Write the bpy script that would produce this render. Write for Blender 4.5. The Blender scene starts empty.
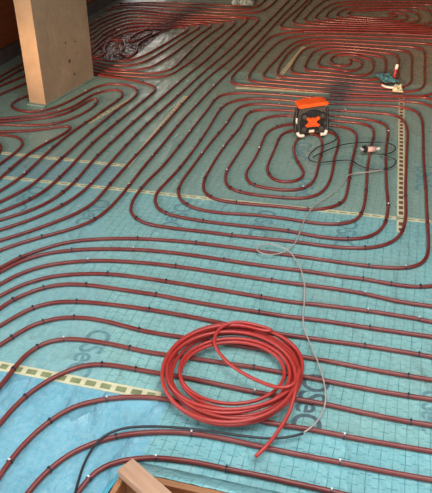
import bpy, bmesh, math, random
from mathutils import Vector, noise
random.seed(7)
sc = bpy.context.scene
C = sc.collection
# ------------------------------------------------------------------ camera
F = 660.0; CH = 1.6; PITCH = math.radians(33); YAW = math.radians(15.9)
cam_d = bpy.data.cameras.new('camera'); cam = bpy.data.objects.new('camera', cam_d); C.objects.link(cam)
cam_d.sensor_fit = 'HORIZONTAL'; cam_d.sensor_width = 36; cam_d.lens = 36*F/432
cam_d.clip_start = 0.05
cam.location = (0, 0, CH); cam.rotation_euler = (math.pi/2-PITCH, 0, YAW)
sc.camera = cam
# ------------------------------------------------------------------ world, lights, exposure
w = bpy.data.worlds.new('sky'); sc.world = w; w.use_nodes = True
w.node_tree.nodes['Background'].inputs[0].default_value = (.80, .92, 1, 1)
w.node_tree.nodes['Background'].inputs[1].default_value = .5
def area(name, loc, rot, sx, sy, power, col):
    d = bpy.data.lights.new(name, 'AREA'); d.shape = 'RECTANGLE'; d.size = sx; d.size_y = sy
    d.energy = power; d.color = col
    o = bpy.data.objects.new(name, d); C.objects.link(o); o.location = loc; o.rotation_euler = rot
    return o
RX, LX, BY, FY, CZ = 3.4, -3.0, 9.6, -1.6, 2.7          # room: right, left, back, front, ceiling
area('window_daylight', (-.1, FY+.03, 1.34), (math.radians(90), 0, 0), 5.2, .62, 60, (.92, .97, 1))
area('added_skylight', (.25, 1.3, CZ-.02), (0, 0, 0), 2.3, 2.3, 84, (.92, .97, 1))  # unseen skylight, added to light the floor and pipes from above
sd = bpy.data.lights.new('low_sun', 'SUN'); sd.energy = 6.4; sd.color = (1, .62, .34); sd.angle = math.radians(7)
sun = bpy.data.objects.new('low_sun', sd); C.objects.link(sun); sun.rotation_euler = (math.radians(90-10.5), 0, math.radians(-5))
area('side_window_daylight', (LX+.04, .25, 1.5), (math.radians(90), 0, math.radians(-90)), 3.3, 1.8, 70, (.92, .97, 1))
area('rear_door_daylight', (LX+.04, 7.45, 1.05), (math.radians(90), 0, math.radians(-90)), 1.25, 1.85, 13, (1, .93, .86))
sc.view_settings.view_transform = 'Standard'; sc.view_settings.look = 'None'
sc.view_settings.gamma = 1; sc.view_settings.use_curve_mapping = False
sc.view_settings.exposure = 0.0

# ------------------------------------------------------------------ helpers
def un(px, py, z=0.0):
    """photo pixel -> point on the horizontal plane at height z"""
    x = px-216; y = -(py-246.5)
    fw = F*math.cos(PITCH)+y*math.sin(PITCH); up = -F*math.sin(PITCH)+y*math.cos(PITCH)
    t = (z-CH)/up; X, Y = x*t, fw*t
    c, s = math.cos(YAW), math.sin(YAW)
    return Vector((X*c-Y*s, X*s+Y*c, z))
def tag(o, label=None, cat=None, group=None, kind=None):
    if label: o['label'] = label
    if cat: o['category'] = cat
    if group: o['group'] = group
    if kind: o['kind'] = kind
    return o
def empty(name, loc=(0,0,0), rz=0):
    o = bpy.data.objects.new(name, None); C.objects.link(o); o.location = loc; o.rotation_euler = (0,0,rz); return o
def mesh_obj(name, vs, fs, m, parent=None, smooth=False):
    me = bpy.data.meshes.new(name); me.from_pydata([tuple(v) for v in vs], [], fs); me.update()
    if smooth:
        for p in me.polygons: p.use_smooth = True
    o = bpy.data.objects.new(name, me); C.objects.link(o)
    if m: me.materials.append(m)
    if parent: o.parent = parent
    return o
def bm_obj(name, bm, m, parent=None, smooth=False):
    bmesh.ops.recalc_face_normals(bm, faces=bm.faces)
    me = bpy.data.meshes.new(name); bm.to_mesh(me); bm.free()
    if smooth:
        for p in me.polygons: p.use_smooth = True
    o = bpy.data.objects.new(name, me); C.objects.link(o)
    if m: me.materials.append(m)
    if parent: o.parent = parent
    return o
def box_bm(x0, x1, y0, y1, z0, z1, bev=0, bm=None):
    b = bmesh.new()
    vs = [b.verts.new(p) for p in ((x0,y0,z0),(x1,y0,z0),(x1,y1,z0),(x0,y1,z0),(x0,y0,z1),(x1,y0,z1),(x1,y1,z1),(x0,y1,z1))]
    for f in ((3,2,1,0),(4,5,6,7),(0,1,5,4),(1,2,6,5),(2,3,7,6),(3,0,4,7)): b.faces.new([vs[i] for i in f])
    if bev: bmesh.ops.bevel(b, geom=b.edges[:], offset=bev, segments=2, affect='EDGES', profile=.6)
    if bm is None: return b
    tmp = bpy.data.meshes.new('t'); b.to_mesh(tmp); b.free(); bm.from_mesh(tmp); bpy.data.meshes.remove(tmp); return bm
def prism(name, pts, z0, z1, m, parent=None, bev=0):
    b = bmesh.new(); n = len(pts)
    lo = [b.verts.new((p[0],p[1],z0)) for p in pts]; hi = [b.verts.new((p[0],p[1],z1)) for p in pts]
    b.faces.new(hi); b.faces.new(lo[::-1])
    for i in range(n): b.faces.new((lo[i], lo[(i+1)%n], hi[(i+1)%n], hi[i]))
    if bev: bmesh.ops.bevel(b, geom=b.edges[:], offset=bev, segments=2, affect='EDGES', profile=.6)
    return bm_obj(name, b, m, parent)
def crom(P, step):
    """centripetal Catmull-Rom through P (Vectors), about one sample per step metres"""
    P = [P[0]*2-P[1]] + list(P) + [P[-1]*2-P[-2]]
    out = []
    for i in range(1, len(P)-2):
        p0, p1, p2, p3 = P[i-1:i+3]
        t0 = 0; t1 = t0+max((p1-p0).length, 1e-5)**.5; t2 = t1+max((p2-p1).length, 1e-5)**.5; t3 = t2+max((p3-p2).length, 1e-5)**.5
        n = max(2, int((p2-p1).length/step))
        for k in range(n):
            t = t1+(t2-t1)*k/n
            A1 = p0*((t1-t)/(t1-t0))+p1*((t-t0)/(t1-t0)); A2 = p1*((t2-t)/(t2-t1))+p2*((t-t1)/(t2-t1)); A3 = p2*((t3-t)/(t3-t2))+p3*((t-t2)/(t3-t2))
            B1 = A1*((t2-t)/(t2-t0))+A2*((t-t0)/(t2-t0)); B2 = A2*((t3-t)/(t3-t1))+A3*((t-t1)/(t3-t1))
            out.append(B1*((t2-t)/(t2-t1))+B2*((t-t1)/(t2-t1)))
    out.append(P[-2].copy())
    return out
def relax(S, it):
    for _ in range(it):
        S = [S[0]] + [S[i]*.5+(S[i-1]+S[i+1])*.25 for i in range(1, len(S)-1)] + [S[-1]]
    return S
def tube(name, S, r, m, parent=None, sides=8):
    vs, fs = [], []; n = len(S); up0 = Vector((0,0,1))
    for i, p in enumerate(S):
        d = (S[min(i+1,n-1)]-S[max(i-1,0)])
        d = d.normalized() if d.length > 1e-9 else Vector((1,0,0))
        a = d.cross(up0)
        if a.length < 1e-4: a = d.cross(Vector((1,0,0)))
        a.normalize(); b = a.cross(d)
        for k in range(sides):
            q = 2*math.pi*k/sides
            vs.append(p+a*(r*math.cos(q))+b*(r*math.sin(q)))
    for i in range(n-1):
        for k in range(sides):
            k2 = (k+1)%sides
            fs.append((i*sides+k, i*sides+k2, (i+1)*sides+k2, (i+1)*sides+k))
    fs.append(tuple(range(sides-1, -1, -1))); fs.append(tuple((n-1)*sides+k for k in range(sides)))
    return mesh_obj(name, vs, fs, m, parent, True)
# ------------------------------------------------------------------ materials
class NT:
    def __init__(s, name):
        s.m = bpy.data.materials.new(name); s.m.use_nodes = True; s.t = s.m.node_tree; s.b = s.t.nodes['Principled BSDF']
    def n(s, typ, **k):
        nd = s.t.nodes.new(typ)
        for a, v in k.items(): setattr(nd, a, v)
        return nd
    def l(s, a, b): s.t.links.new(a, b)
    def noise(s, scale, detail=3, rough=.55, vec=None):
        nd = s.n('ShaderNodeTexNoise'); nd.inputs['Scale'].default_value = scale; nd.inputs['Detail'].default_value = detail; nd.inputs['Roughness'].default_value = rough
        if vec is not None: s.l(vec, nd.inputs['Vector'])
        return nd
    def ramp(s, fac, stops):
        r = s.n('ShaderNodeValToRGB'); e = r.color_ramp.elements
        while len(e) < len(stops): e.new(.5)
        for el, (p, c) in zip(e, stops): el.position = p; el.color = (*c, 1) if len(c) == 3 else c
        s.l(fac, r.inputs[0]); return r
    def mix(s, fac, a, b, bt='MIX'):
        x = s.n('ShaderNodeMix', data_type='RGBA', blend_type=bt)
        for i, v in ((0, fac), (6, a), (7, b)):
            if hasattr(v, 'is_output'): s.l(v, x.inputs[i])
            elif isinstance(v, (int, float)): x.inputs[i].default_value = v
            else: x.inputs[i].default_value = (*v, 1)
        return x.outputs[2]
    def math(s, op, a, b=0.0):
        x = s.n('ShaderNodeMath', operation=op)
        for i, v in ((0, a), (1, b)):
            if hasattr(v, 'is_output'): s.l(v, x.inputs[i])
            else: x.inputs[i].default_value = v
        return x.outputs[0]
    def bump(s, h, strength, dist=.01, normal=None):
        x = s.n('ShaderNodeBump'); x.inputs['Strength'].default_value = strength; x.inputs['Distance'].default_value = dist
        s.l(h, x.inputs['Height'])
        if normal is not None: s.l(normal, x.inputs['Normal'])
        return x.outputs[0]
    def pos(s): return s.n('ShaderNodeNewGeometry').outputs['Position']
    def obj(s): return s.n('ShaderNodeTexCoord').outputs['Object']
    def mapping(s, vec, scale=(1,1,1), rot=(0,0,0)):
        x = s.n('ShaderNodeMapping'); x.inputs['Scale'].default_value = scale; x.inputs['Rotation'].default_value = rot; s.l(vec, x.inputs[0]); return x.outputs[0]
def plain(name, col, rough=.5, var=.25, scale=12, bump=.15, metal=0, spec=.5):
    t = NT(name); v = t.obj(); nz = t.noise(scale, 4, vec=v)
    dk = tuple(c*(1-var) for c in col); lt = tuple(min(1, c*(1+var)) for c in col)
    r = t.ramp(nz.outputs[0], [(.3, dk), (.7, lt)]); t.l(r.outputs[0], t.b.inputs['Base Color'])
    t.b.inputs['Roughness'].default_value = rough; t.b.inputs['Metallic'].default_value = metal
    t.b.inputs['Specular IOR Level'].default_value = spec
    if bump: t.l(t.bump(t.noise(scale*4, 3, vec=v).outputs[0], bump, .004), t.b.inputs['Normal'])
    return t.m
def foil_mat(name, c1, c2, grid, wrinkle, rough=.33):
    """thin printed plastic film: soft colour drift, faint square print, crumples"""
    t = NT(name); v = t.pos()
    big = t.noise(1.6, 3, vec=v); col = t.mix(t.ramp(big.outputs[0], [(.35,(0,0,0)),(.65,(1,1,1))]).outputs[0], c1, c2)
    fine = t.noise(55, 3, .7, vec=v)
    col = t.mix(t.ramp(fine.outputs[0], [(.35,(0,0,0)),(.7,(1,1,1))]).outputs[0], col, t.mix(.25, col, (.55,.72,.66)))
    # square print, 38 mm, slightly broken like the photograph's
    wob = t.noise(6, 2, vec=v)
    sep = t.n('ShaderNodeSeparateXYZ'); t.l(v, sep.inputs[0])
    lines = []
    for ax in (0, 1):
        a = t.math('ADD', sep.outputs[ax], t.math('MULTIPLY', wob.outputs[0], .018))
        if ax == 1:      # alternate columns are shifted a little
            stp = t.math('FLOOR', t.math('DIVIDE', t.math('ADD', sep.outputs[0], t.math('MULTIPLY', wob.outputs[0], .018)), .0355))
            a = t.math('ADD', a, t.math('MULTIPLY', t.math('PINGPONG', stp, 1.0), .008))
        fr = t.math('FRACT', t.math('DIVIDE', a, .0355))
        lines.append(t.math('LESS_THAN', t.math('ABSOLUTE', t.math('SUBTRACT', fr, .5)), .040))
    g = t.math('MAXIMUM', lines[0], lines[1])
    brk = t.ramp(t.noise(18, 2, vec=v).outputs[0], [(.36,(.35,)*3),(.6,(1,)*3)])
    g = t.math('MULTIPLY', t.math('MULTIPLY', g, grid), brk.outputs[0])
    col = t.mix(g, col, (.025,.15,.17))
    # grey building dust lies in irregular patches
    dust = t.ramp(t.noise(3.2, 5, .65, vec=v).outputs[0], [(.52,(0,0,0)),(.75,(.55,)*3)])
    col = t.mix(dust.outputs[0], col, (.20,.27,.235))
    t.l(col, t.b.inputs['Base Color'])
    rr = t.ramp(t.noise(9, 4, vec=v).outputs[0], [(.3,(rough-.1,)*3),(.7,(rough+.15,)*3)]); t.l(rr.outputs[0], t.b.inputs['Roughness'])
    vm = t.mapping(v, (1, .35, 1), (0,0,.9))
    rg = t.math('ABSOLUTE', t.math('SUBTRACT', t.noise(3.4, 3, .55, vec=vm).outputs[0], .5))
    rg = t.math('POWER', t.math('SUBTRACT', 1.0, t.math('MINIMUM', t.math('MULTIPLY', rg, 7.0), 1.0)), 2.0)
    b0 = t.bump(rg, min(1, wrinkle*1.1), .022)
    b1 = t.bump(t.noise(7, 5, .6, vec=vm).outputs[0], min(1, wrinkle*1.2), .035, b0)
    b2 = t.bump(t.noise(38, 3, .6, vec=v).outputs[0], wrinkle*.55, .006, b1)
    t.l(b2, t.b.inputs['Normal'])
    return t.m
def wood_mat(name, c1, c2, axis=0, rough=.6):
    t = NT(name); v = t.obj(); sc_ = [14,14,14]; sc_[axis] = 1.2
    nz = t.noise(3, 5, .65, vec=t.mapping(v, tuple(sc_)))
    r = t.ramp(nz.outputs[0], [(.3, c1), (.7, c2)]); t.l(r.outputs[0], t.b.inputs['Base Color'])
    t.b.inputs['Roughness'].default_value = rough
    t.l(t.bump(nz.outputs[0], .3, .006), t.b.inputs['Normal']); return t.m
M = {}
M['foil'] = foil_mat('teal_foil', (.155,.41,.45), (.195,.46,.49), .75, .45)
M['foil_blue'] = foil_mat('blue_foil', (.125,.36,.48), (.16,.43,.55), .0, .8)
M['foil_far'] = foil_mat('grey_green_foil', (.185,.315,.27), (.225,.345,.285), .5, .16, .32)  # greyer and darker than the near foil
M['foil_dim'] = foil_mat('dimmed_brown_foil', (.155,.185,.15), (.185,.21,.165), .4, .16, .30)  # dimness and warm reflections of the far floor put into the foil colour
M['foil_mid'] = foil_mat('grey_teal_foil', (.175,.385,.41), (.22,.43,.44), .2, .5)
M['foil_right'] = foil_mat('pale_teal_foil', (.175,.395,.39), (.22,.44,.425), .7, .4)
M['foil_strip'] = foil_mat('strip_foil', (.15,.31,.34), (.19,.35,.35), .4, .3)
M['concrete'] = plain('concrete', (.32,.31,.28), .9)
def pipe_mat(name, col, rough, dust):
    t = NT(name); v = t.pos()
    c = t.mix(t.ramp(t.noise(9, 4, .6, vec=v).outputs[0], [(.35,(0,0,0)),(.75,(dust,)*3)]).outputs[0], col, (.34,.14,.11))
    t.l(c, t.b.inputs['Base Color']); t.b.inputs['Roughness'].default_value = rough
    return t.m
M['pipe'] = pipe_mat('oxide_red_pipe', (.170,.021,.018), .30, .28)
M['coil'] = pipe_mat('bright_red_pipe', (.44,.036,.030), .28, .12)
M['clip_dark'] = plain('dark_clip_plastic', (.02,.02,.035), .4, bump=0)
M['clip_white'] = plain('white_clip_plastic', (.72,.70,.70), .4, .05, bump=0)
M['tape'] = plain('cream_tape', (.64,.60,.40), .5, .12, 20)
M['tape_core'] = plain('olive_core', (.22,.25,.12), .7, .3, 20)
M['core_brown'] = plain('brown_core', (.16,.07,.035), .7, .3, 20)
M['ink'] = plain('grey_ink', (.075,.12,.14), .5, .35, 60, 0)
M['ink_soft'] = plain('faded_ink', (.13,.27,.29), .5, .3, 60, 0)
M['post'] = None
def plaster():
    t = NT('tan_plaster'); v = t.obj()
    a = t.noise(5, 5, .7, vec=v); b = t.noise(38, 4, .7, vec=v)
    c = t.ramp(a.outputs[0], [(.3,(.40,.27,.165)),(.7,(.54,.37,.23))]).outputs[0]
    c = t.mix(t.ramp(b.outputs[0], [(.62,(0,0,0)),(.78,(.5,)*3)]).outputs[0], c, (.28,.19,.12))
    t.l(c, t.b.inputs['Base Color']); t.b.inputs['Roughness'].default_value = .9
    t.l(t.bump(b.outputs[0], .4, .006), t.b.inputs['Normal']); return t.m
M['post'] = plaster()
M['chip'] = plain('chipped_plaster', (.10,.06,.04), .9)
M['wall_wood'] = wood_mat('reddish_board', (.20,.052,.016), (.33,.095,.028), 1, .55)
M['wall_trim'] = plain('grey_strip', (.10,.095,.10), .6)
M['ceil'] = wood_mat('ceiling_board', (.34,.17,.08), (.48,.25,.12), 1, .7)
M['wall_b'] = wood_mat('orange_board', (.50,.20,.07), (.72,.32,.12), 2, .6)
M['wall_r'] = wood_mat('brown_board', (.18,.06,.022), (.30,.10,.04), 1, .6)
M['frame_white'] = plain('white_paint', (.7,.7,.68), .5, .05)
M['plank'] = wood_mat('fresh_plank', (.38,.21,.125), (.55,.34,.22), 0, .65)
M['board'] = wood_mat('brown_shutter', (.27,.115,.045), (.42,.19,.08), 0, .6)
M['orange'] = plain('orange_plastic', (.80,.10,.018), .35, .1)
M['black'] = plain('black_rubber', (.016,.016,.018), .45, .2, bump=0)
M['darkgrey'] = plain('dark_grey_plastic', (.06,.055,.05), .45, .2)
M['white'] = plain('white_plastic', (.72,.66,.58), .4, .08, bump=0)
M['pinkwhite'] = plain('dusty_white_plastic', (.62,.42,.38), .45, .12, bump=0)
M['cable_white'] = plain('dusty_white_cable', (.42,.37,.33), .45, .15, 30, 0)
M['cable_black'] = plain('black_cable', (.022,.024,.028), .35, .2, 30, 0)
M['scrap'] = plain('blue_teal_film', (.06,.19,.22), .2, .4, 30)
M['film'] = None
def film():  # glossy stand-in for glistening foil
    t = NT('added_gloss_film'); v = t.pos()
    t.b.inputs['Base Color'].default_value = (.16,.11,.11,1); t.b.inputs['Roughness'].default_value = .14
    t.l(t.bump(t.noise(13, 3, .55, vec=v).outputs[0], 1, .05), t.b.inputs['Normal']); return t.m
M['film'] = film()
M['cyan_film'] = plain('cyan_film', (.08,.46,.60), .3, .2)
M['pale_film'] = plain('pale_wrapping', (.30,.36,.35), .35, .3)

# ------------------------------------------------------------------ the room
def struct(o): o['kind'] = 'structure'; return o
floor = struct(bm_obj('floor', box_bm(LX, RX, FY, BY, -.16, -.004), M['concrete']))
SK = (-.95, 1.45, .1, 2.5)                              # opening cut in the unseen ceiling for the added skylight
bm = bmesh.new()
box_bm(LX-.2, SK[0], FY-.2, BY+.2, CZ, CZ+.15, bm=bm); box_bm(SK[1], RX+.2, FY-.2, BY+.2, CZ, CZ+.15, bm=bm)
box_bm(SK[0], SK[1], FY-.2, SK[2], CZ, CZ+.15, bm=bm); box_bm(SK[0], SK[1], SK[3], BY+.2, CZ, CZ+.15, bm=bm)
struct(bm_obj('ceiling', bm, M['ceil']))
LO = [(-1.45, 1.95, .55, 2.45), (6.8, 8.1, .1, 2.0)]      # openings of the left wall: y0, y1, z0, z1
bm = bmesh.new(); yc = FY-.2
for y0, y1, z0, z1 in LO:
    box_bm(LX-.2, LX-.02, yc, y0, -.16, CZ, bm=bm); box_bm(LX-.2, LX-.02, y0, y1, -.16, z0, bm=bm); box_bm(LX-.2, LX-.02, y0, y1, z1, CZ, bm=bm); yc = y1
box_bm(LX-.2, LX-.02, yc, BY+.2, -.16, CZ, bm=bm)
wl = struct(bm_obj('wall_left', bm, M['wall_trim']))
def wboard(y0, y1, z0, z1, k):
    bm_obj('board', box_bm(LX-.019, LX+.002*(k%2), y0+.002, y1-.002, z0+.002, z1-.002, .002), M['wall_wood'], wl)
ed = sorted(set([FY, BY]+[v for o in LO for v in o[:2]])); k = 0
for a_, b_ in zip(ed, ed[1:]):
    n = max(1, round((b_-a_)/.4)); hole = next((o for o in LO if abs(o[0]-a_) < 1e-6), None)
    for i in range(n):
        y0, y1 = a_+(b_-a_)*i/n, a_+(b_-a_)*(i+1)/n; k += 1
        if hole is None: wboard(y0, y1, .10, CZ, k)
        else:
            if hole[2] > .15: wboard(y0, y1, .10, hole[2], k)
            wboard(y0, y1, hole[3], CZ, k)
struct(bm_obj('baseboard_left', box_bm(LX-.019, LX+.03, FY, BY, -.003, .098, .006), M['wall_trim']))
struct(bm_obj('wall_right', box_bm(RX, RX+.2, FY-.2, BY+.2, -.16, CZ), M['wall_r']))
def wall_with_opening(name, y0, y1, x0, x1, z0, z1):
    bm = bmesh.new()
    box_bm(LX-.2, x0, y0, y1, -.16, CZ, bm=bm); box_bm(x1, RX+.2, y0, y1, -.16, CZ, bm=bm)
    box_bm(x0, x1, y0, y1, -.16, z0, bm=bm); box_bm(x0, x1, y0, y1, z1, CZ, bm=bm)
    return struct(bm_obj(name, bm, M['wall_r']))
struct(bm_obj('wall_back', box_bm(LX-.2, RX+.2, BY, BY+.2, -.16, CZ), M['wall_b']))
wall_with_opening('wall_front', FY-.2, FY, -2.96, 2.6, 1.0, 1.68)
def window(name, c, rz, wd, ht, n):
    w_ = struct(empty(name, c, rz)); bm = bmesh.new(); h = wd/2
    for a, b_, c_, d in ((-h,h,0,.06),(-h,h,ht-.06,ht),(-h,-h+.06,.06,ht-.06),(h-.06,h,.06,ht-.06)): box_bm(a, b_, -.03, .03, c_, d, bm=bm)
    bm_obj('window_frame', bm, M['frame_white'], w_)
    for i in range(1, n):
        xx = -h+wd*i/n; bm_obj('mullion', box_bm(xx-.02, xx+.02, -.025, .025, .06, ht-.06), M['frame_white'], w_)
window('window_1', (-.18, FY-.10, 1.0), 0, 5.56, .68, 1)
window('window_2', (LX-.11, .25, .55), math.pi/2, 3.4, 1.9, 3)
window('door_1', (LX-.11, 7.45, .1), math.pi/2, 1.3, 1.9, 1)

# ------------------------------------------------------------------ foil sheets on the floor (pieces of the floor)
G = lambda *p: un(*p)
def sheet(pts, m, z1=0.0):
    return prism('foil_sheet', pts, -.004, z1, m, floor)
ya = lambda x: 2.836+.066*x      # long seam across the room (tape line)
sheet([(LX,FY),(-.57,FY),(-.57,1.441),(-1.19,1.429),(LX,1.42)], M['foil_blue'])
sheet([(-.57,FY),(RX,FY),(RX,1.46),(-.57,1.441)], M['foil'])
sheet([(LX,1.42),(-1.19,1.429),(-.80,1.435),(-1.38,ya(-1.38)),(LX,ya(LX))], M['foil_mid'])
sheet([(-.80,1.435),(-.57,1.441),(RX,1.46),(RX,ya(RX)),(-1.38,ya(-1.38))], M['foil_right'])
sheet([(LX,ya(LX)),(-1.37,ya(-1.37)),(-1.37,3.01),(LX,2.93)], M['foil_strip'])
yb_ = lambda x: 4.80+.05*x      # far cross seam
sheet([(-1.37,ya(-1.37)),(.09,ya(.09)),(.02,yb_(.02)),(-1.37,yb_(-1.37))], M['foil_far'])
sheet([(-1.37,yb_(-1.37)),(.02,yb_(.02)),(-.2,BY),(-1.37,BY)], M['foil_dim'])
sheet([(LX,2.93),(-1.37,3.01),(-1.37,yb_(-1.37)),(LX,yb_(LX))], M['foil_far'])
sheet([(LX,yb_(LX)),(-1.37,yb_(-1.37)),(-1.37,BY),(LX,BY)], M['foil_dim'])
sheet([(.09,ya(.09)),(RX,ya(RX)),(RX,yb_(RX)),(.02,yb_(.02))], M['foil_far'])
sheet([(.02,yb_(.02)),(RX,yb_(RX)),(RX,BY),(-.2,BY)], M['foil_dim'])

# ------------------------------------------------------------------ pier
pl, pm, pr = un(30,104), un(46,106.5), un(94,79)
pb = pl+(pr-pm)
pier = empty('concrete_pier', (pm.x, pm.y, 0))
tag(pier, 'tan plastered pier standing on the pipe-covered floor, bright on its narrow face', 'pier')
rel = lambda v: (v.x-pm.x, v.y-pm.y)
def flared():
    b = bmesh.new()
    pts = [rel(v) for v in (pl, pm, pr, pb)]
    n = 14; rows = []
    for i in range(n+1):
        z = .012+(CZ-.014)*i/n
        row = []
        for j in range(4):
            a = Vector(pts[j]); c = Vector(pts[(j+1)%4])
            for s_ in range(5):
                p = a.lerp(c, s_/5)
                q = noise.noise(Vector((p.x*6, p.y*6, z*5)))*.004 if 0 < s_ else noise.noise(Vector((p.x*9+4, p.y*9, z*9)))*.003
                d = (p-Vector((sum(t[0] for t in pts)/4, sum(t[1] for t in pts)/4))).normalized()
                row.append(b.verts.new((p.x+d.x*q, p.y+d.y*q, z)))
        rows.append(row)
    m = len(rows[0])
    for i in range(n):
        for j in range(m): b.faces.new((rows[i][j], rows[i][(j+1)%m], rows[i+1][(j+1)%m], rows[i+1][j]))
    b.faces.new(rows[-1]); b.faces.new(rows[0][::-1]); return b
bm_obj('shaft', flared(), M['post'], pier)
sd_ = (pr-pm).normalized(); nr = Vector((sd_.y, -sd_.x, 0))
for a_, z_, r_ in ((.32,.21,.016),(.30,.34,.009),(.41,.32,.008),(.36,.11,.010),(.42,.24,.006)):      # chipped spots on the wide face
    c_ = sd_*a_+nr*.0045; vs_ = [(c_.x, c_.y, z_)]
    for i in range(11):
        q_ = 2*math.pi*i/11; rr = r_*(.7+.5*random.random()); e_ = sd_*(math.cos(q_)*rr); vs_.append((c_.x+e_.x-nr.x*.003, c_.y+e_.y-nr.y*.003, z_+math.sin(q_)*rr))
    mesh_obj('chip', vs_, [(0, 1+i, 1+(i+1)%11) for i in range(11)], M['chip'], pier)
ins = Vector((sum(rel(v)[0] for v in (pl,pm,pr,pb))/4, sum(rel(v)[1] for v in (pl,pm,pr,pb))/4))
ft = [ins+(Vector(rel(v))-ins)+(Vector(rel(v))-ins).normalized()*.03 for v in (pl,pm,pr,pb)]
fo = prism('foil_collar', [(p.x,p.y) for p in ft], .001, .0115, M['foil_far'], pier, .004)

# ------------------------------------------------------------------ heating pipes
PR = .0082
ALL = []           # (object, samples) for clips
def pix(pts, z=PR): return [un(p[0], p[1], z) for p in pts]
def ext(P, a, b):
    P = list(P)
    if a: P.insert(0, P[0]+(P[0]-P[1]).normalized()*.35)
    if b: P.append(P[-1]+(P[-1]-P[-2]).normalized()*.35)
    return P
NP = [0]
def clampx(S):
    for p in S: p.x = max(p.x, LX+.05)
    return S
def pipe(pts, label, a=True, b=True, step=.03, it=3, group=None):
    S = relax(crom(ext(pix(pts), a, b), step), it)
    S = clampx(S)
    NP[0] += 1
    dz = .0004*(NP[0]%3)
    S = [p+Vector((0,0,dz)) for p in S]
    o = tube('heating_pipe', S, PR, M['pipe'])
    tag(o, label, 'pipe', group or 'red underfloor heating pipes')
    ALL.append((o, S)); return o
near = [
 ('c', [(0,272),(20,262),(43,254.5),(72,250.3),(100,249),(133,249.5),(144,250),(187,254.5),(224,260),(261,265.5),(288,269),(308,271.5),(338,276),(363,279),(391,284),(408,286.3),(421,287),(436,285.5)]),
 ('d', [(0,284.5),(20,274),(50,265),(88,261),(113,261),(144,263),(176,266.5),(221,273),(271,280.5),(288,283),(321,287),(365,294),(398,301.5),(432,306.5)]),
 ('e', [(0,296),(20,286),(50,277),(80,274),(108,274),(144,278),(167,281.5),(211,288.5),(261,297),(288,301.5),(321,305),(368,311),(418,319),(432,322)]),
 ('f', [(0,308.5),(13,300),(43,288),(63,284.5),(87,285),(117,289),(144,293),(157,295),(194,302),(227,307.5),(259,312.3),(288,316.6),(321,320.6),(370,328),(432,337)]),
 ('g', [(0,326),(17,316),(33,308),(55,302.5),(77,301.8),(110,304.5),(144,309),(177,314.5),(211,321),(227,324.5),(267,332),(288,335.3),(321,340),(365,346),(418,354.5),(432,357)]),
 ('h', [(0,345),(12,337.5),(27,328),(43,321.8),(60,318),(75,317.3),(100,320),(144,331),(174,336),(230,344),(258,349),(282,353.5),(305,357.3),(338,363),(366,368.7),(388,372.5),(408,376),(432,380)]),
 ('i', [(-2,389),(6,379),(13,370),(22,358.5),(37,347),(50,341.3),(65,339),(87,340.3),(110,344),(130,348.2),(150,352.6),(187,357.5),(230,364),(254,367.5),(278,372),(310,377.8),(331,382),(378,391),(408,396),(432,399.5)]),
 ('j', [(0,424),(10,412),(25,397),(43,384),(60,374.5),(83,366),(102,364.3),(123,367),(150,372),(194,379.5),(254,392),(288,398),(321,403.5),(355,411),(388,418),(411,422.3),(432,425.5)]),
 ('k', [(0,476),(10,461),(27,441),(50,421),(73,407.3),(100,400),(127,397),(144,397),(164,399),(210,409.5),(261,421),(288,426),(321,431.3),(345,436.3),(388,444),(432,451.5)]),
 ('l', [(28,493),(37,482),(50,469),(73,452.5),(100,441),(117,436.3),(144,432.8),(170,432),(192,433.4),(227,439.3),(257,446),(288,452.5),(321,459),(341,462.7),(388,472),(432,480)]),
 ('m', [(78,493),(88,479),(103,467),(127,460),(144,458.2),(156,458),(194,462.3),(227,469.3),(261,476),(288,482),(308,486.3),(331,491.5),(350,496)]),
]
nl = {'c':'red heating pipe sweeping just below the spiral loop, topmost of lower rows',
 'd':'red heating pipe row, second below the spiral loop, running to the right edge',
 'e':'red heating pipe row, third below the spiral loop, running to the right edge',
 'f':'red heating pipe row passing just above the coil, fourth below the spiral loop',
 'g':'red heating pipe row touching the top rim of the loose red coil',
 'h':'red heating pipe row under the coil top, first one crossing inside the coil',
 'i':'red heating pipe row crossing under the coil centre, above the lower tape strip',
 'j':'red heating pipe row crossing the lower tape strip and the lower half of the coil',
 'k':'red heating pipe row under the bottom rim of the coil, below the lower tape',
 'l':'red heating pipe row with the black cable beside it, between coil and wooden formwork',
 'm':'red heating pipe nearest the camera, running just behind the wooden formwork'}
for kx, pts in near: pipe(pts, nl[kx], step=.02, it=2)
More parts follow.
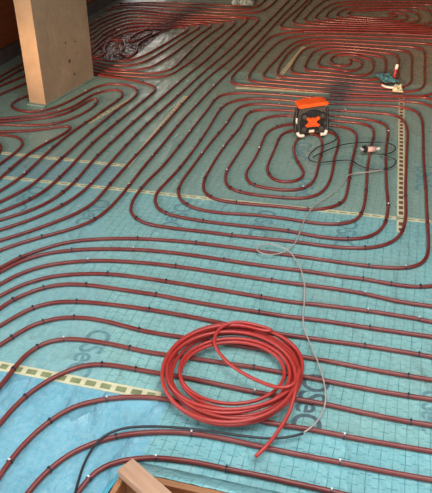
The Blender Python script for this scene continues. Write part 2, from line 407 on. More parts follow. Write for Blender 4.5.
# the large spiral circuit, one continuous pipe (from the lower left row round and round to its centre and out again)
spiral = [(0,268),(20,257.5),(43,249),(67,242.3),(100,239),(138,238.6),(177,241),(197,243),(237,248),(257,251),(288,255),(313,258.3),(338,262),(368,266),(390,268),(406,268.3),(419,265.5),(427,257),(428.5,244),
 (427,215),(426,191),(423.5,157),(423,130),(421.5,118.7),(415,110.6),(401,107),(367,105),(332,103.8),(300,101.5),(260,98.6),(238.7,100),(227,103.7),(220,109.4),(210,125.6),
 (195,148),(178,170),(165.6,183),(157.5,192),(154.5,200),(156.5,207),(165.6,213.5),(180,217),(204,221.3),(244,226),(288,231),(321,237),(348,239.3),(371,236.3),(383,227),(388,210),(386.5,185),(386,151),(388,131),(384.5,124),(371,120),(350,117.5),(326,115),(300,111.5),(270,109.8),(252.6,111),(245,116.5),(241,125.6),
 (226,144),(211,167),(203.5,183),(205,193),(214,199),(231,202.3),(260,205),(288,207.3),(308,210),(331,207.5),(343,202),(348,187),(351,167),(355,149),(357,137),(354,131),(346,127.5),(332,125.5),(312,124),(292,124),(277,127),(267.5,132),(261,145),(255,158),
 (250.5,165),(246,173),(250.5,184),(270,188.5),(288,190.5),(304,188.5),(313,182),(319,163),(322.4,147),(320,136.5),(312,132.5),(303,134.5),(296,141),(293.5,149),(297,161),(303.5,171),(302.5,177.5),(292,182),(276,181),(269,174.5),(267,168),(272,155),(277,143),(281,135),(290,131),
 (310,129.5),(329,131.5),(337.5,136),(338.6,143),(334.5,158),(332,174),(327,186.5),(317,195.5),(305,198.3),(288,198),(262,195.5),(241,192.3),(229,188.5),(225.5,181),(226,173),(237,155),(248,138),(257,123),(267,117.5),(285,115.5),(304,116.5),(327,120),(348,122),(364,123.5),(371.5,127),(374,134),(371,147),(367.5,168),(366,193),
 (362.5,211),(355,221),(338,224.3),(315,223),(288,219),(260,215.3),(217,212.5),(195,208.5),(184,203),(178,195),(180.5,184),(193,166),(212,141),(225,125.6),(234,112.5),(241,106.5),(255,104),(275,105),(300,107),(332,110),(367,112.3),(394.5,115),(402.5,119.5),(407,128),
 (406.5,157),(405.5,191),(405.5,219),(401,234),(390,243),(371,247.8),(338,247.3),(288,241),(244,236.7),(204,231.7),(180,229),(163,226.7),(147,224),(135.5,219),(130.5,212),(131.5,204),(137,194),(147,181.6),(161,168),(180,145),(194.7,125.6),(208.6,108),(214.4,100),(221,95.3),(234,93.2),(260,93.6),(300,96.5),(332,99),(367,100),(401,101),(424.6,103.7),(436,109)]
pipe(spiral, 'long red heating pipe laid as the big rounded spiral around the cable reel', step=.025, it=3)
# rows running straight away from the camera at the left
U = lambda pts, lab, a=True, b=True, it=3: pipe(pts, lab, a, b, .04, it)
U([(0,250.5),(18.5,243.6),(42,237),(65,231),(88,224),(102,215),(112,206),(122,194.5),(130,184.5),(147,163),(163,144),(177,126.5),(201.7,99.5),(218,82.5),(238.7,63),(261.7,38.5),(282.5,15.6),(298,0)],
  'straight red heating pipe row just left of the big spiral, running to the far end')
U([(0,240.6),(18.5,235),(41.7,227.5),(58,221),(78.7,213),(92,204.5),(110,184.5),(126,166.5),(145,146),(161,128.5),(185.5,100.5),(206,79.5),(232.5,57.5),(255,35),(272,17.7),(289,0)],
  'straight red heating pipe row beside the diagonal tape, second left of the big spiral')
def ret(k, hx, hy):                                  # far return run towards the pier
    y170 = [13.5,16.2,18.8,21,23.3,25.7,28.4,31.5][k]; y130 = [10,13,16.4,19.8,23.2,26.8,30.8,35][k]
    y105 = [17,21,25,29,33,37.5,42.3,47][k]; y90 = [25,30,35,40,45,50,55,60][k]
    P = [(hx-1.5, hy-1.6), (hx-12, hy-2.8)]
    if hx > 215: P += [(205, y170+(hy-y170)*.22)]
    if hx > 185: P += [(170, y170)]
    return P+[(148,(y170+y130)/2-.8), (130,y130), (105,y105), (90,y90)]
def tail(k):
    y90 = [25,30][k]
    return [(70,y90+11),(40,y90+29),(10,y90+46),(-15,y90+60)]
U([(0,230),(18.5,224),(37,217.5),(55.6,209),(74,198.5),(88,187),(108,165.5),(126,145.5),(149,122),(172.6,100.5),(185.5,88.6),(206,70),(229.4,50),(247,32),(258.5,20)]+ret(0,258.5,20)+tail(0),
  'red heating pipe row, third left of the big spiral, hooking back at the far end', True, False)
U([(0,220),(14,216),(35,209),(51,201),(62.5,193),(74,183),(94,159.5),(110,144),(133,122.5),(160,99),(185.5,76.5),(206,60),(220,46.5),(235.6,31),(247,20.3)]+ret(1,247,20.3)+tail(1),
  'red heating pipe row, fourth left of the big spiral, hooking back sooner', True, False)
U([(0,212),(14,207),(30,200),(44,192),(55.6,181.6),(67,170.6),(80,156.5),(91.6,144),(105.5,132),(126,115),(145,99.5),(154,91.5),(157,88),(153,85.3),(142.5,82.5),(115,77.5),(97,75),(80,73.5),(62,80),(45,88),(28,96),(14,101.5),(10,106),(15,110),(28,112.5),(42,111.5),(56,107.5),(72,100),(82,94.5),(98.5,86),(115,83.5),(130,85.5),(139,90.5),(136,96),(126,103.5),(117,109.5),(105.5,119.5),(94,129),(79,142.5),(65,155.6),(50,168.5),(39,180),(23,191),(0,202)],
  'red heating pipe looping tightly around the foot of the pier')
U([(0,191),(21,177.5),(41.7,158),(60,141.7),(72,132),(81,125.8),(94,117.5),(110,105.5),(118,100.5),(123.3,95.5),(123,91.5),(117,89.5),(105,90.3),(92,94.5),(82,101.5),(72,107.5),(60,111.7),(44,114.5),(20,117),(0,119)],
  'red heating pipe with a rounded hairpin just right of the pier foot')
U([(0,124.5),(23,125.3),(47,125),(60,123),(76,117),(90,109.5),(97,103),(98.5,99),(94,98),(86,102.5),(76,108.5),(63,115),(40,118.5),(20,120.5),(0,121.5)],
  'short red heating pipe hairpin nested inside another, in front of the pier')
U([(0,178.5),(4.6,174.5),(14,166),(28,154.5),(46,143.3),(62.5,134.8),(70.5,129.3),(71.5,127),(66,125.9),(51,128.3),(28,131),(0,132)],
  'red heating pipe with a pointed hairpin on the foil below the pier')
U([(0,164),(14,154),(21.5,147),(23.5,143),(21,138.7),(14,135.8),(0,134.8)], 'red heating pipe hairpin at the left edge, below the pier')
U([(-6,141),(0,143.5),(2.2,148),(0,153.5),(-8,159)], 'smallest red pipe hairpin, cut by the left edge of the picture', True, True)
U([(-10,91),(5,84),(20,78),(36,71.5),(46,68.5),(50,71),(44,75),(34,80),(20,86),(5,92.5),(-10,99)], 'dark red heating pipe hairpin left of the pier, near the wall')
# circuit behind the pier: nested hooks
hooks = [
 ([(64,54),(80,67.5),(95,72.5),(110,75),(128,76),(149,77.5),(165.6,76.5),(183,67),(197,56.5),(206,48),(223,34),(235,23)], 'outermost'),
 ([(69,53),(84,65.5),(96,69.5),(110,71.8),(135,73),(152,73.8),(169,70.5),(183,58.5),(196,45.5),(210,34),(223,24.6)], 'second outermost'),
 ([(74,53),(87,62.5),(97,66.5),(110,68.7),(126,70.5),(149,68),(160,62),(171,55.3),(183,46),(200,34),(211,26)], 'third outermost'),
 ([(79,54),(90,60),(98,63.3),(110,65.3),(131,65.5),(146,61),(156,55.3),(173,44.5),(187.5,35),(200,27)], 'fourth outermost'),
 ([(83,54),(92,57.5),(100,60),(112,61.7),(128,61),(143,56),(150,52.5),(162.5,45.5),(177,36.5),(188.5,29)], 'second innermost'),
 ([(86,57),(98,58.5),(108,58),(116,56)], None)]
for n_, (pts, wd) in enumerate(hooks[:5]):
    k = n_+2
    hx, hy = pts[-1]
    U(pts+ret(k, hx, hy)+[(pts[0][0]+3, pts[0][1]-8)], 'dark red heating pipe of the hooks behind the pier, %s hook' % wd, False, False)
U([(88,55),(96,57.3),(103,55),(104,47),(111,40),(121,40),(124.5,47),(120,54),(128,57),(136,52.5),(138,44.5),(150,36.5),(163,31),(170,27.8),(162,27.6),(148,29),(137,33.5),(128.5,39.5),(131,42),(141,38.5),(152,33)], 'dark red heating pipe end wriggling on the added glossy film behind the pier', False, False, 1)
# spiral circuits at the far right
def bifilar(Ls, Rs, ex_top, ex_bot):
    n = len(Ls); A = list(ex_top); B = list(ex_bot)
    for i in range(1, n+2):
        (A if True else B)
        odd = i % 2 == 1
        if odd:
            if i <= n: A += Ls[i-1][::-1]
            B += Rs[i-1]
        else:
            A += Rs[i-1]
            if i <= n: B += Ls[i-1][::-1]
    return A+B[::-1]
Ls = [[(290,89),(260,86),(238,84.8),(230.5,82.3),(231,78),(243,65.5),(254,54),(264,43),(270,37.5),(280,34),(310,31.3),(350,32)],
 [(300,86),(275,83.6),(254,82),(248,80),(248.5,76),(263,57),(279,42),(288,38),(310,35.3),(350,36)],
 [(310,82.6),(285,81),(269,79.8),(263,78),(263.5,74),(275,61),(290,45.5),(299,41),(320,39),(352,40)],
 [(318,79.5),(300,78.5),(283,77.3),(276.8,75.5),(277,72),(284,58.5),(297,46.3),(306,43),(325,42.3),(354,43.6)],
 [(325,76),(308,75.2),(296,74),(290.8,72.3),(291,68.5),(298,56),(306,48.3),(315,45.9),(332,45.6),(356,47)],
 [(332,72.7),(320,72),(309,71),(304.6,69.8),(304.5,67),(309,58),(314.5,51.2),(323,48.9),(338,48.9),(358,50)],
 [(338,69.2),(330,68.8),(322,67.5),(318,65.8),(318,63),(320.5,58),(324.5,54),(331,52.1),(344,52),(358,53)],
 [(342,66),(336,65.8),(331.5,64),(330,61),(331.5,58),(335,55.8),(342,55),(352,55),(360,55.8)]]
rx = [448,436,424,411,398,385,373,362,351]; yb0 = [96,92,88,85,81.5,78.2,74.8,70.8,65.5]; yt = [39,43.5,47,50.3,53,55.2,57.5,59,60]
Rs = []
for x, b_, t_ in zip(rx, yb0, yt):
    yb = b_+.045*(x-340)
    if x < 355: Rs.append([(x-3,yb-.5),(x+.5,63.5),(x,61)])
    else: Rs.append([(x-16,yb),(x-6,yb-1.2),(x-.5,yb-5),(x+.5,(yb+t_)/2),(x,t_+4),(x-4,t_+1),(x-13,t_)])
pipe(bifilar(Ls, Rs, [(470,38),(400,34)], [(330,95.5),(400,97.2),(430,98)]), 'red heating pipe laid as a flat spiral beyond the cable reel, right side', True, False, .04, 2)
Lf = [[(330,29.5),(300,29.3),(284,29),(279.5,27.5),(283,22),(300,7),(312,-4)],
 [(335,27),(310,26),(296,24.7),(292,22.8),(297,16),(309,3),(318,-3)],
 [(340,24.8),(318,23.8),(307,22.6),(303.5,20.8),(307,16),(319.6,4),(330,-1)],
 [(345,23),(328,22),(317.5,21),(314.3,19),(318,14),(327,6.5),(337,2.5),(350,2)],
 [(350,21),(336,20.3),(328,19.5),(325,17.6),(328,13),(334,8.3),(342,5.5),(356,5)],
 [(356,19.3),(346,18.6),(339,18),(336,16.3),(338,12.8),(343,9.6),(350,8.2),(362,8)],
 [(362,17.3),(355,16.9),(349.5,16.2),(347,14.5),(349,12),(355,10.7),(366,10.5)]]
rxf = [483,470,458,445,432,419.5,409.5,398.5]; ybf = [33,31,29.2,27.2,25.3,23.5,21.3,18.8]; ytf = [-3,0,2.6,5,7.6,10,12.3,14]
Rf = []
for x, b_, t_ in zip(rxf, ybf, ytf):
    Rf.append([(x-18,b_),(x-6,b_-.8),(x,b_-3.4 if b_-t_ > 8 else (b_+t_)/2),(x-4,t_+2.2 if b_-t_ > 8 else t_+.9),(x-14,t_)])
pipe(bifilar(Lf, Rf, [(330,-12)], [(300,31.5),(380,33)]), 'dark red heating pipe laid as the farthest spiral, at the top right', True, False, .05, 2)
for pts, lab in (
 ([(105,11),(122,7.5),(170,9.5),(215,12.3),(240,13),(258,12),(268,7.5),(279,-3)], 'far red pipe at the top curving up to the right, nearest of three'),
 ([(112,7),(130,4.5),(180,6.5),(225,9.3),(246,9.3),(256,7),(270,-5)], 'far red pipe at the top curving up to the right, middle of three'),
 ([(120,3.5),(150,2.5),(200,4),(235,6),(248,4.5),(258,-3)], 'far red pipe at the top curving up to the right, farthest of three')):
    U(pts, lab, False, True)

# ------------------------------------------------------------------ pipe clips
def clip_mesh(m, name):
    b = bmesh.new(); n = 7; R0, R1, hw = PR+.0004, PR+.0022, .0024
    rings = []
    for i in range(n):
        q = math.pi*(-.12+1.24*i/(n-1))
        rings.append([b.verts.new((s*hw, math.cos(q)*r_, math.sin(q)*r_)) for s, r_ in ((-1,R0),(1,R0),(1,R1),(-1,R1))])
    for i in range(n-1):
        for j in range(4): b.faces.new((rings[i][j], rings[i][(j+1)%4], rings[i+1][(j+1)%4], rings[i+1][j]))
    b.faces.new(rings[0]); b.faces.new(rings[-1][::-1])
    nb = len(b.faces); box_bm(-hw*1.1, hw*1.1, -.0035, .0035, R1-.0006, R1+.0032, bm=b); b.faces.ensure_lookup_table()
    for f in b.faces[nb:]: f.material_index = 1
    bmesh.ops.recalc_face_normals(b, faces=b.faces)
    me = bpy.data.meshes.new(name); b.to_mesh(me); b.free(); me.materials.append(M['clip_dark']); me.materials.append(m); return me
cm = [clip_mesh(M['clip_dark'], 'clip_dark'), clip_mesh(M['clip_white'], 'clip_white')]
def put_clip(o, S, i, kind):
    d = (S[min(i+1,len(S)-1)]-S[max(i-1,0)])
    c = bpy.data.objects.new('clip', cm[kind]); C.objects.link(c); c.parent = o
    c.location = S[i]; c.rotation_euler = (0,0,math.atan2(d.y, d.x))
CL = [(20,257),(72,250),(133,249),(88,261),(109,274),(45,287),(86,285),(13,299),(32,308),(75,302),(43,322),(75,317),(142,330),(37,347),(65,339),(131,348),(12,338),(102,364),(138,368),(13,369),
 (224,260),(174,266),(270,280),(166,281),(262,297),(157,295),(260,312),(147,309),(259,348),(256,368),(366,251),(369,266),(406,268),(362,278),(391,284),(421,287),(365,294),(367,311),(417,319),(369,328),(365,346),(418,354),
 (27,396),(51,419),(108,398),(50,466),(13,460),(88,474),(115,436),(192,433),(156,458),(227,469),(254,392),(408,376),(407,396),(411,422),(345,436),(342,462),(331,491),
 (138,238),(133,219),(164,214),(98,220),(186,206),(206,221),(241,192),(284,196),(234,202),(287,230),(196,243),(254,185),(233,236),(229,189),(211,198),(336,223),(361,214),(340,205),(385,221),(346,238),(403,232),(423,124),(389,132),(386,170),(367,190),(351,165),(426,190),(40,237),(65,209),(30,199),(60,193),(100,155),(126,145),(146,125),(180,146),(216,134),(237,137)]
whites = {(108,398),(13,460),(88,474),(192,433),(156,458),(365,294),(367,311),(417,319),(345,436),(342,462),(331,491),(133,249),(65,339),(259,348),(406,268),(336,223),(389,132),(88,261),(254,392)}
for q in CL:
    p = un(q[0], q[1], PR); best = None
    for o, S in ALL:
        for i in range(0, len(S)):
            d = (S[i]-p).length_squared
            if best is None or d < best[0]: best = (d, o, S, i)
    put_clip(best[1], best[2], best[3], 1 if q in whites else 0)
def near_clip(o, p): return any((c.location-p).length < .14 for c in o.children)
for o, S in ALL[11:20]:                              # the rest at their usual spacing
    run = .2
    for i in range(2, len(S)-2):
        run += (S[i]-S[i-1]).length
        if run > .42 and 2.75 < S[i].y < 4.7 and not near_clip(o, S[i]):
            put_clip(o, S, i, random.random() < .3); run = random.random()*.1
for o, S in ():                              # a few more, far off, at regular spacing
    for i in range(30, len(S)-10, 16):
        if S[i].y > 3.4: put_clip(o, S, i, i//16 % 3 == 0)

# ------------------------------------------------------------------ perforated tape strips over the seams
def tape(a, b, label, wd=.028, pitch=.052, z=.0012, core='tape_core'):
    a, b = un(*a), un(*b); d = b-a; L = d.length
    t = empty('perforated_tape', (a.x, a.y, 0), math.atan2(d.y, d.x)); tag(t, label, 'tape', 'perforated tape strips on the foil seams')
    bm_obj('core', box_bm(0, L, -wd/2+.003, wd/2-.003, .0003, z-.0003), M[core], t)
    bm = bmesh.new()
    for s in (-1, 1): box_bm(0, L, s*wd/2-.0045*(1+s)/1-(0 if s>0 else 0), s*wd/2+.0045*(1-s), .0004, z+.0006, bm=bm)
    rails = bm_obj('edge_band', bm, M['tape'], t)
    n = int(L/pitch); me = None
    for i in range(n+1):
        x = i*L/n; 
        if me is None:
            o = bm_obj('bridge', box_bm(-.009, .009, -wd/2+.008, wd/2-.008, .0004, z+.0005), M['tape'], t); me = o.data
        else:
            o = bpy.data.objects.new('bridge', me); C.objects.link(o); o.parent = t
        o.location = (min(max(x, .009), L-.009), 0, 0)
tape((-6,176.4), (440,222.8), 'long perforated cream tape crossing the whole floor under the spiral pipes')
tape((-6,152.3), (127,166), 'perforated cream tape at the left, parallel above the long cross tape')
tape((127,167), (186,96), 'perforated cream tape running diagonally away between the straight pipe rows', .025)
tape((401.5,97), (400.8,233), 'upright perforated cream tape near the right edge beside a spiral pipe', .038, core='core_brown')
tape((-4,365.3), (160,397), 'wide perforated cream tape at lower left, ending under the red coil', .042)
tape((88,123), (132,99), 'perforated cream tape alongside a pipe, right of the pier foot', .03)
tape((276,81), (304,47), 'perforated cream tape crossing the far spiral beyond the reel', .03)
tape((236,87.6), (330,93), 'perforated cream tape between the two right hand spirals, beyond the reel', .03)

# ------------------------------------------------------------------ lettering printed on the foil
def lettering(px, py, size, ang, m, txt='OSeC'):
    cu = bpy.data.curves.new('printed_lettering', 'FONT'); cu.body = txt; cu.size = size; cu.align_x = 'CENTER'; cu.align_y = 'CENTER'
    cu.offset = .0016; cu.extrude = .00012; cu.resolution_u = 4; cu.space_character = .95
    t_ = bpy.data.objects.new('t', cu); C.objects.link(t_)
    bpy.context.view_layer.update()
    me = bpy.data.meshes.new_from_object(t_.evaluated_get(bpy.context.evaluated_depsgraph_get()))
    bpy.data.objects.remove(t_); me.materials.append(m)
    o = bpy.data.objects.new('printed_lettering', me); C.objects.link(o); o.parent = floor
    p = un(px, py); o.location = (p.x, p.y, .0005); o.rotation_euler = (0, 0, ang); o.scale = (.88, 1.05, 1)
    return o
A0 = -math.pi/2
for px, py, s, a, mk in ((310,401,.125,A0,'ink'),(88,352,.12,A0+.05,'ink_soft'),(345,234,.125,A0+.02,'ink_soft'),(262,223,.12,A0,'ink_soft'),(176,216,.12,A0,'ink_soft'),(93,212,.12,A0,'ink_soft'),
                     (27,198,.12,A0,'ink_soft'),(305,188,.11,A0,'ink_soft'),(425,178,.15,A0,'ink_soft'),(301,151,.12,A0,'ink_soft'),(431,411,.09,A0,'ink_soft'),(47,147,.12,A0,'ink_soft'),(108,118,.12,A0,'ink_soft')):
    lettering(px, py, s, a, M[mk])

# ------------------------------------------------------------------ loose coil of red pipe
def coil():
    turns = [  # left, right, top, bottom in the photograph, height
     (160,297,326,426,.026),(163,302,323.5,423,.028),(176,293,334,418,.028),(166,299,329,413,.036),(188,285,343,402,.034),(174,290,338,409,.042),(162,300,331,424,.044),(170,303,326,405,.050),(164,296,332,421,.056),(161,300,324.5,426,.062)]
    P = []; n = 28; T = len(turns)
    th = -.6
    for k in range((T-1)*n+1):
        u = k/n; i = min(int(u), T-2); f = u-i
        f = f*f*(3-2*f)
        l, r, t, b, z = [turns[i][q]*(1-f)+turns[i+1][q]*f for q in range(5)]
        q = th+2*math.pi*u
        P.append(un((l+r)/2+(r-l)/2*math.cos(q), (t+b)/2+(b-t)/2*math.sin(q), z))
    # free inner strand sweeping back across the coil, then the loose end on the floor
    q = th+2*math.pi*(T-1)
    A = [(274,331),(250,323.5),(236,322),(224,325),(215.5,334),(214,343),(220,354),(230,364.5),(246,375),(263,383),(280,388),(291,387),(297,380),(300,368)]
    zA = [.058,.064,.068,.068,.062,.054,.048,.048,.05,.056,.064,.068,.066,.06]
    head = [un(x, y, z) for (x, y), z in zip(A, zA)]
    tl = [(299,372),(297,382),(294.5,395),(291,408),(285,421),(276,434),(267,446),(255.5,456.5)]
    zt = [.060,.066,.058,.048,.040,.0350,.032,.026]
    tail_ = [un(x, y, z) for (x, y), z in zip(tl, zt)]
    lead = P[:]
    return head, lead, tail_
hd, ld, tl_ = coil()
# order: free loop -> turns -> loose end
rev = ld[::-1]
def nearest(P, p): return min(range(len(P)), key=lambda i: (P[i]-p).length)
i0 = max(i for i in range(len(ld)) if (ld[i]-hd[0]).length < .06)
body = ld[:i0+1]
j0 = min(range(28), key=lambda i: (body[i]-tl_[0]).length)
S = relax(crom(tl_[::-1]+body[j0+2:-1]+hd, .012), 4)
o = tube('pipe_coil', S, .0063, M['coil']); tag(o, 'loose coil of bright red pipe lying on the foil with one free end', 'pipe coil')

# ------------------------------------------------------------------ cables
def cable(name, pts, zs, r, m, label, step=.012, it=4):
    P = [un(p[0], p[1], zs if not isinstance(zs, list) else zs[i]) for i, p in enumerate(pts)]
    o = tube(name, relax(crom(P, step), it), r, m); tag(o, label, 'cable'); return o
ZC = 2*PR+.0045
cable('power_cable', [(383,169.5),(368,172),(356,173),(349,174.5),(345,180),(340,187),(328,196),(313,207),(305,219),(300,232),(294,244.5),(286,251),(275,254.6),(264,254.2),(257,251),(255.8,247.8),(263,244.3),(275,244.5),(287,249.5),(295,258.5),(301.5,271),(304.7,286),(304.3,303),(303,317),(304,328),(308,338.5),(314,353),(319.5,366),(324,382),(326,397),(322.5,413),(313,426),(304,432.5)],
  [ZC if not (12 <= i <= 17) else ZC+.002*(i-11) if i < 15 else ZC+.002*(18-i) for i in range(33)], .0027, M['cable_white'], 'thin dusty white cable wandering across the pipes from reel to coil')
cable('power_cable', [(73,500),(76,490),(82,469),(92,449),(103,436.5),(120,429),(144,426.5),(177,427.5),(211,431.5),(244,436),(272,438.5),(292,436.5),(303,433.5)], ZC, .0042, M['cable_black'], 'black cable curving up from the bottom edge below the coil')
cable('reel_cable', [(322,131.5),(328,128.5),(335,132),(337,138),(330,143),(318,147),(310,154),(309,160),(316,162.5),(330,161.5),(345,160),(352,160.5),(359,165.5),(373,169.5),(388,168.5),(396.5,162),(394,158),(386,157),(380,156.2)], ZC, .0034, M['cable_black'], 'black cable coming off the reel in a wide loop on the foil')
cable('extension_cable', [(313,157),(322,152.5),(334,147.5),(346,144),(358,142.6),(371,142.2),(384,142.2),(392,144.2),(396,148),(392,152.5),(384,154),(378,154.5)], ZC+.009, .0034, M['cable_black'], 'black cable looping above the white socket, right of the reel')
# coupling where the cables meet
pc = un(370, 155, 0)
s = empty('cable_coupler', (pc.x, pc.y, 2*PR+.002), .5); s.scale = (.72,)*3; tag(s, 'dusty white cable socket with open dark lid lying on a pipe', 'socket')
bm = bmesh.new(); bmesh.ops.create_cone(bm, cap_ends=True, segments=14, radius1=.021, radius2=.024, depth=.07); bmesh.ops.rotate(bm, verts=bm.verts, matrix=__import__('mathutils').Matrix.Rotation(math.pi/2,3,'Y')); bmesh.ops.translate(bm, verts=bm.verts, vec=(0,0,.024))
bm_obj('body', bm, M['pinkwhite'], s, True)
bm_obj('lid', box_bm(-.065, -.035, -.024, .024, .01, .05, .004), M['black'], s)
bm_obj('hinge_flap', box_bm(-.085, -.066, -.02, .02, .03, .037, .002), M['white'], s)
bm_obj('cable_gland', box_bm(.034, .075, -.009, .009, .014, .033, .004), M['white'], s)

# ------------------------------------------------------------------ cable reel with orange handle
rc = un(309, 135.5, 0)
reel = empty('cable_reel', (rc.x, rc.y, 2*PR+.001), math.radians(27)); tag(reel, 'small cable reel with orange handle, orange hub cross and four black sockets', 'cable reel'); reel.scale = (.9, .9, .84)
W, D, Hh = .098, .036, .245
def cyl_y(r1, r2, y0, y1, z, seg=28, bm=None, x=0):
    b = bm or bmesh.new(); v0 = []; v1 = []
    for i in range(seg):
        q = 2*math.pi*i/seg
        v0.append(b.verts.new((x+r1*math.cos(q), y0, z+r1*math.sin(q)))); v1.append(b.verts.new((x+r2*math.cos(q), y1, z+r2*math.sin(q))))
    for i in range(seg): b.faces.new((v0[i], v0[(i+1)%seg], v1[(i+1)%seg], v1[i]))
    b.faces.new(v0[::-1]); b.faces.new(v1); return b
# housing with sloping cheeks
def housing():
    b = bmesh.new()
    pr_ = [(-W,.03),(-W+.012,.012),(W-.012,.012),(W,.03),(W-.008,.195),(W-.02,.21),(-W+.02,.21),(-W+.008,.195)]
    f0 = [b.verts.new((x, -D, z)) for x, z in pr_]; f1 = [b.verts.new((x, D, z)) for x, z in pr_]
    b.faces.new(f0); b.faces.new(f1[::-1])
    for i in range(len(pr_)): b.faces.new((f0[i], f1[i], f1[(i+1)%len(pr_)], f0[(i+1)%len(pr_)]))
    bmesh.ops.bevel(b, geom=b.edges[:], offset=.006, segments=2, affect='EDGES'); return b
bm_obj('housing', housing(), M['darkgrey'], reel)
bm_obj('drum_face', cyl_y(.086, .080, -D-.001, -D-.010, .105), M['black'], reel)
def cross():
    b = bmesh.new()
    cyl_y(.030, .024, -D-.011, -D-.026, .105, 16, b)
    for q in (.62, math.pi-.62, math.pi+.62, -.62):
        c, s_ = math.cos(q), math.sin(q); L0, L1, w0, w1 = .015, .094, .012, .007
        p = [(L0,-w0),(L1,-w1),(L1,w1),(L0,w0)]
        fr = [b.verts.new((x*c-y*s_, -D-.021, .105+x*s_+y*c)) for x, y in p]; bk = [b.verts.new((x*c-y*s_, -D-.011, .105+x*s_+y*c)) for x, y in p]
        b.faces.new(fr); b.faces.new(bk[::-1])
        for i in range(4): b.faces.new((fr[i], bk[i], bk[(i+1)%4], fr[(i+1)%4]))
    box_bm(-.030, .030, -D-.020, -D-.011, .07, .098, bm=b)
    return b
bm_obj('hub_cross', cross(), M['orange'], reel)
for sx, sz in ((-.058,.062-.004),(.058,.058),(-.06,.148),(.06,.148)):
    so = bm_obj('socket', cyl_y(.024, .022, -D-.011, -D-.022, sz, 18, x=sx), M['black'], reel, False)
    bm_obj('socket_lid', cyl_y(.016, .015, -D-.023, -D-.028, sz, 16, x=sx), M['darkgrey'], so)
bm_obj('rating_plate', box_bm(-.02, .016, -D-.013, -D-.0112, .026, .044), M['white'], reel)
hb = bmesh.new()
prof = [(-W-.006,.208),(-W+.002,.226),(-.05,.234),(.05,.242),(W-.004,.240),(W+.008,.222),(W-.012,.216),(-W+.012,.206)]
f0 = [hb.verts.new((x, -D-.012, z)) for x, z in prof]; f1 = [hb.verts.new((x, D+.012, z+.004)) for x, z in prof]
hb.faces.new(f0); hb.faces.new(f1[::-1])
for i in range(len(prof)): hb.faces.new((f0[i], f1[i], f1[(i+1)%len(prof)], f0[(i+1)%len(prof)]))
bmesh.ops.bevel(hb, geom=hb.edges[:], offset=.006, segments=2, affect='EDGES')
bm_obj('handle', hb, M['orange'], reel)
for sx in (-1, 1):
    P = [Vector((sx*(W+.004), -D*.6, .19)), Vector((sx*(W+.010), -D*.9, .10)), Vector((sx*(W+.006), -D-.012, .03)), Vector((sx*(W-.02), -D-.022, .012)), Vector((sx*(W-.05), -D-.022, .012))]
    lg = tube('leg', crom(P, .01), .008, M['black'], reel)
    tube('rubber_foot', crom([Vector((sx*(W+.002), -D-.014, .034)), Vector((sx*(W-.010), -D-.026, .014)), Vector((sx*(W-.042), -D-.027, .0125))], .008), .0118, M['white'], lg)
    tube('rear_leg', crom([Vector((sx*(W-.01), D+.006, .17)), Vector((sx*(W-.005), D+.012, .05)), Vector((sx*(W-.02), D+.016, .010))], .01), .008, M['black'], reel)
bm_obj('grip_pad', box_bm(-W-.014, -W-.002, -D-.004, -D+.02, .085, .135, .004), M['white'], reel)

# ------------------------------------------------------------------ wooden formwork at the bottom edge
ZB = .085
bl = un(122,469, ZB); br_ = un(240,495, ZB); lf = un(104,498, ZB)
dx = (br_-bl).normalized(); dy = (lf-bl).normalized()
form = empty('wooden_formwork', (bl.x, bl.y, 0)); tag(form, 'low box of brown boards around a floor opening, at the bottom edge', 'formwork')
def board(name, a, d, L, th, inward, z0, z1, m, parent, bev=.003):
    n_ = inward.normalized()
    p = [a, a+d*L, a+d*L+n_*th, a+n_*th]
    return prism(name, [(q.x-bl.x, q.y-bl.y) for q in p], z0, z1, m, parent, bev)
perp = Vector((dx.y, -dx.x, 0));  perp = perp if perp.dot(dy) > 0 else -perp
perp2 = Vector((-dy.y, dy.x, 0)); perp2 = perp2 if perp2.dot(dx) > 0 else -perp2
board('board', bl, dx, .62, .020, perp, .001, ZB, M['board'], form)
board('board', bl+perp*.021, dy, .42, .016, perp2, .001, ZB-.004, M['board'], form)
board('board', bl+dx*.62+perp*.021, dy, .42, .018, -perp2, .001, ZB, M['board'], form)
board('board', bl+dy*.445+dx*.02, dx, .60, .020, perp*-1, .001, ZB, M['board'], form)
q = [bl+dx*.03+perp*.03, bl+dx*.6+perp*.03, bl+dx*.6+dy*.42, bl+dx*.03+dy*.42]
prism('bottom_panel', [(v.x-bl.x, v.y-bl.y) for v in q], .001, .008, M['board'], form)
# turned-up foil edge along the back board
vs, fs = [], []; n = 24
for i in range(n+1):
    p = bl-dx*.01+dx*(.64*i/n)-bl; wv = .003*math.sin(i*1.7)+.002*math.sin(i*4.1)
    for h, off in ((.0015,.095),(.03,.062),(.066,.028),(.0868,-.003)):
        r_ = p-perp*(off+abs(wv)*.6); vs.append((r_.x, r_.y, h))
for i in range(n):
    for j in range(3): fs.append((i*4+j, (i+1)*4+j, (i+1)*4+j+1, i*4+j+1))
lip = mesh_obj('foil_upstand', vs, fs, M['foil'], form, True)
md = lip.modifiers.new('thick', 'SOLIDIFY'); md.thickness = .0012
vs, fs = [], []; n = 12
for i in range(n+1):
    p = dy*(.42*i/n); wv = .004*math.sin(i*2.1)
    for h, off in ((.0015,.05),(.03,.03+wv),(.06,.014),(.080,.001)):
        r_ = p-perp2*off; vs.append((r_.x, r_.y, h))
for i in range(n):
    for j in range(3): fs.append((i*4+j, i*4+j+1, (i+1)*4+j+1, (i+1)*4+j))
lip2 = mesh_obj('foil_upstand', vs, fs, M['cyan_film'], form, True)
md = lip2.modifiers.new('thick', 'SOLIDIFY'); md.thickness = .0012
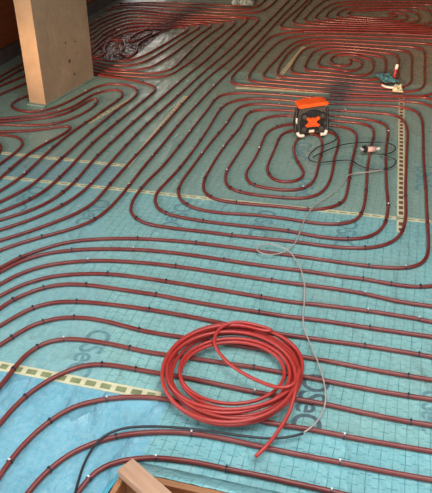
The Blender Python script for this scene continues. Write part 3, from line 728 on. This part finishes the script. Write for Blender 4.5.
# diagonal brace plank on top of the corner
a = un(125,463.5, ZB+.03); b_ = un(166,500, ZB+.03); d = (b_-a).normalized(); pp = Vector((-d.y, d.x, 0))
pk = empty('brace_plank', (a.x, a.y, ZB+.0012), math.atan2(d.y, d.x)); tag(pk, 'pale sawn plank laid diagonally across the corner of the formwork', 'plank')
bm_obj('plank_body', box_bm(0, .40, -.027, .027, 0, .028, .0025), M['plank'], pk)

# ------------------------------------------------------------------ far odds and ends
def crumple(name, px, py, sx, sy, h, m, label, cat, seed, rz=0):
    c = un(px, py); n = 12; vs, fs = [], []
    for i in range(n):
        for j in range(n):
            u, v = i/(n-1)*2-1, j/(n-1)*2-1
            q = noise.noise(Vector((u*2.2+seed, v*2.2, seed)))+.6*noise.noise(Vector((u*5, v*5+seed, 1)))
            e = max(0, 1-max(abs(u), abs(v))**3)
            vs.append((u*sx*(1+.18*noise.noise(Vector((v*2, seed, 3)))), v*sy*(1+.18*noise.noise(Vector((u*2, seed, 9)))), .019+.006+h*e*(.55+q)))
    for i in range(n-1):
        for j in range(n-1): fs.append((i*n+j, (i+1)*n+j, (i+1)*n+j+1, i*n+j+1))
    o = mesh_obj(name, vs, fs, m); o.location = (c.x, c.y, 0); o.rotation_euler = (0,0,rz)
    md = o.modifiers.new('thick', 'SOLIDIFY'); md.thickness = .002
    tag(o, label, cat); return o
crumple('film_scrap', 386, 81, .06, .10, .03, M['scrap'], 'crumpled blue teal film scrap on the far pipes at right', 'scrap', 3.1, .5)
crumple('film_scrap', 243, 4.5, .11, .13, .05, M['pale_film'], 'pale crumpled wrapping at the far end, top of the picture', 'scrap', 8.2, .2)
# curved white offcut, grey fitting and short upright rod
P = [un(382,85,.03), un(386,86.8,.03), un(392,87.6,.03), un(398,87,.03), un(402,85.3,.034)]
tag(tube('pipe_offcut', crom(P, .01), .008, M['white']), 'short bent white pipe offcut beside the blue film scrap', 'offcut')
rb = un(393, 82, 0)
rod = empty('marker_rod', (rb.x, rb.y, .018)); tag(rod, 'short red upright rod with white tip at far right', 'rod')
tube('stem', [Vector((0,0,0)), Vector((.004,.004,.04)), Vector((.008,.006,.075))], .009, M['coil'], rod)
tube('tip', [Vector((.008,.006,.0755)), Vector((.010,.007,.09)), Vector((.012,.008,.11))], .0115, M['white'], rod)
crumple('tape_wad', 397, 92.5, .035, .06, .03, M['tape'], 'crumpled wad of cream tape at the upper end of the upright tape', 'tape wad', 5.5, .1)

fp = [un(x, y) for x, y in ((97,48),(108,30),(135,22),(165,24),(158,36),(143,50),(128,60),(104,60))]  # film added under the pipes to imitate the glisten of the foil
cf = sum(fp, Vector())/len(fp)
b = bmesh.new(); b.faces.new([b.verts.new((p.x-cf.x, p.y-cf.y, .0005)) for p in fp])
bmesh.ops.triangulate(b, faces=b.faces[:]); bmesh.ops.subdivide_edges(b, edges=b.edges[:], cuts=14, use_grid_fill=True)
for v in b.verts:
    v.co.z = .0004+.0008*(1+noise.noise(Vector((v.co.x*9, v.co.y*9, 2)))+.5*noise.noise(Vector((v.co.x*23, v.co.y*23, 5))))
fo = bm_obj('added_gloss_film', b, M['film'], None, True); fo.location = (cf.x, cf.y, 0)
tag(fo, 'added glossy film imitating the glisten of the foil, under the pipes behind the pier', 'film')
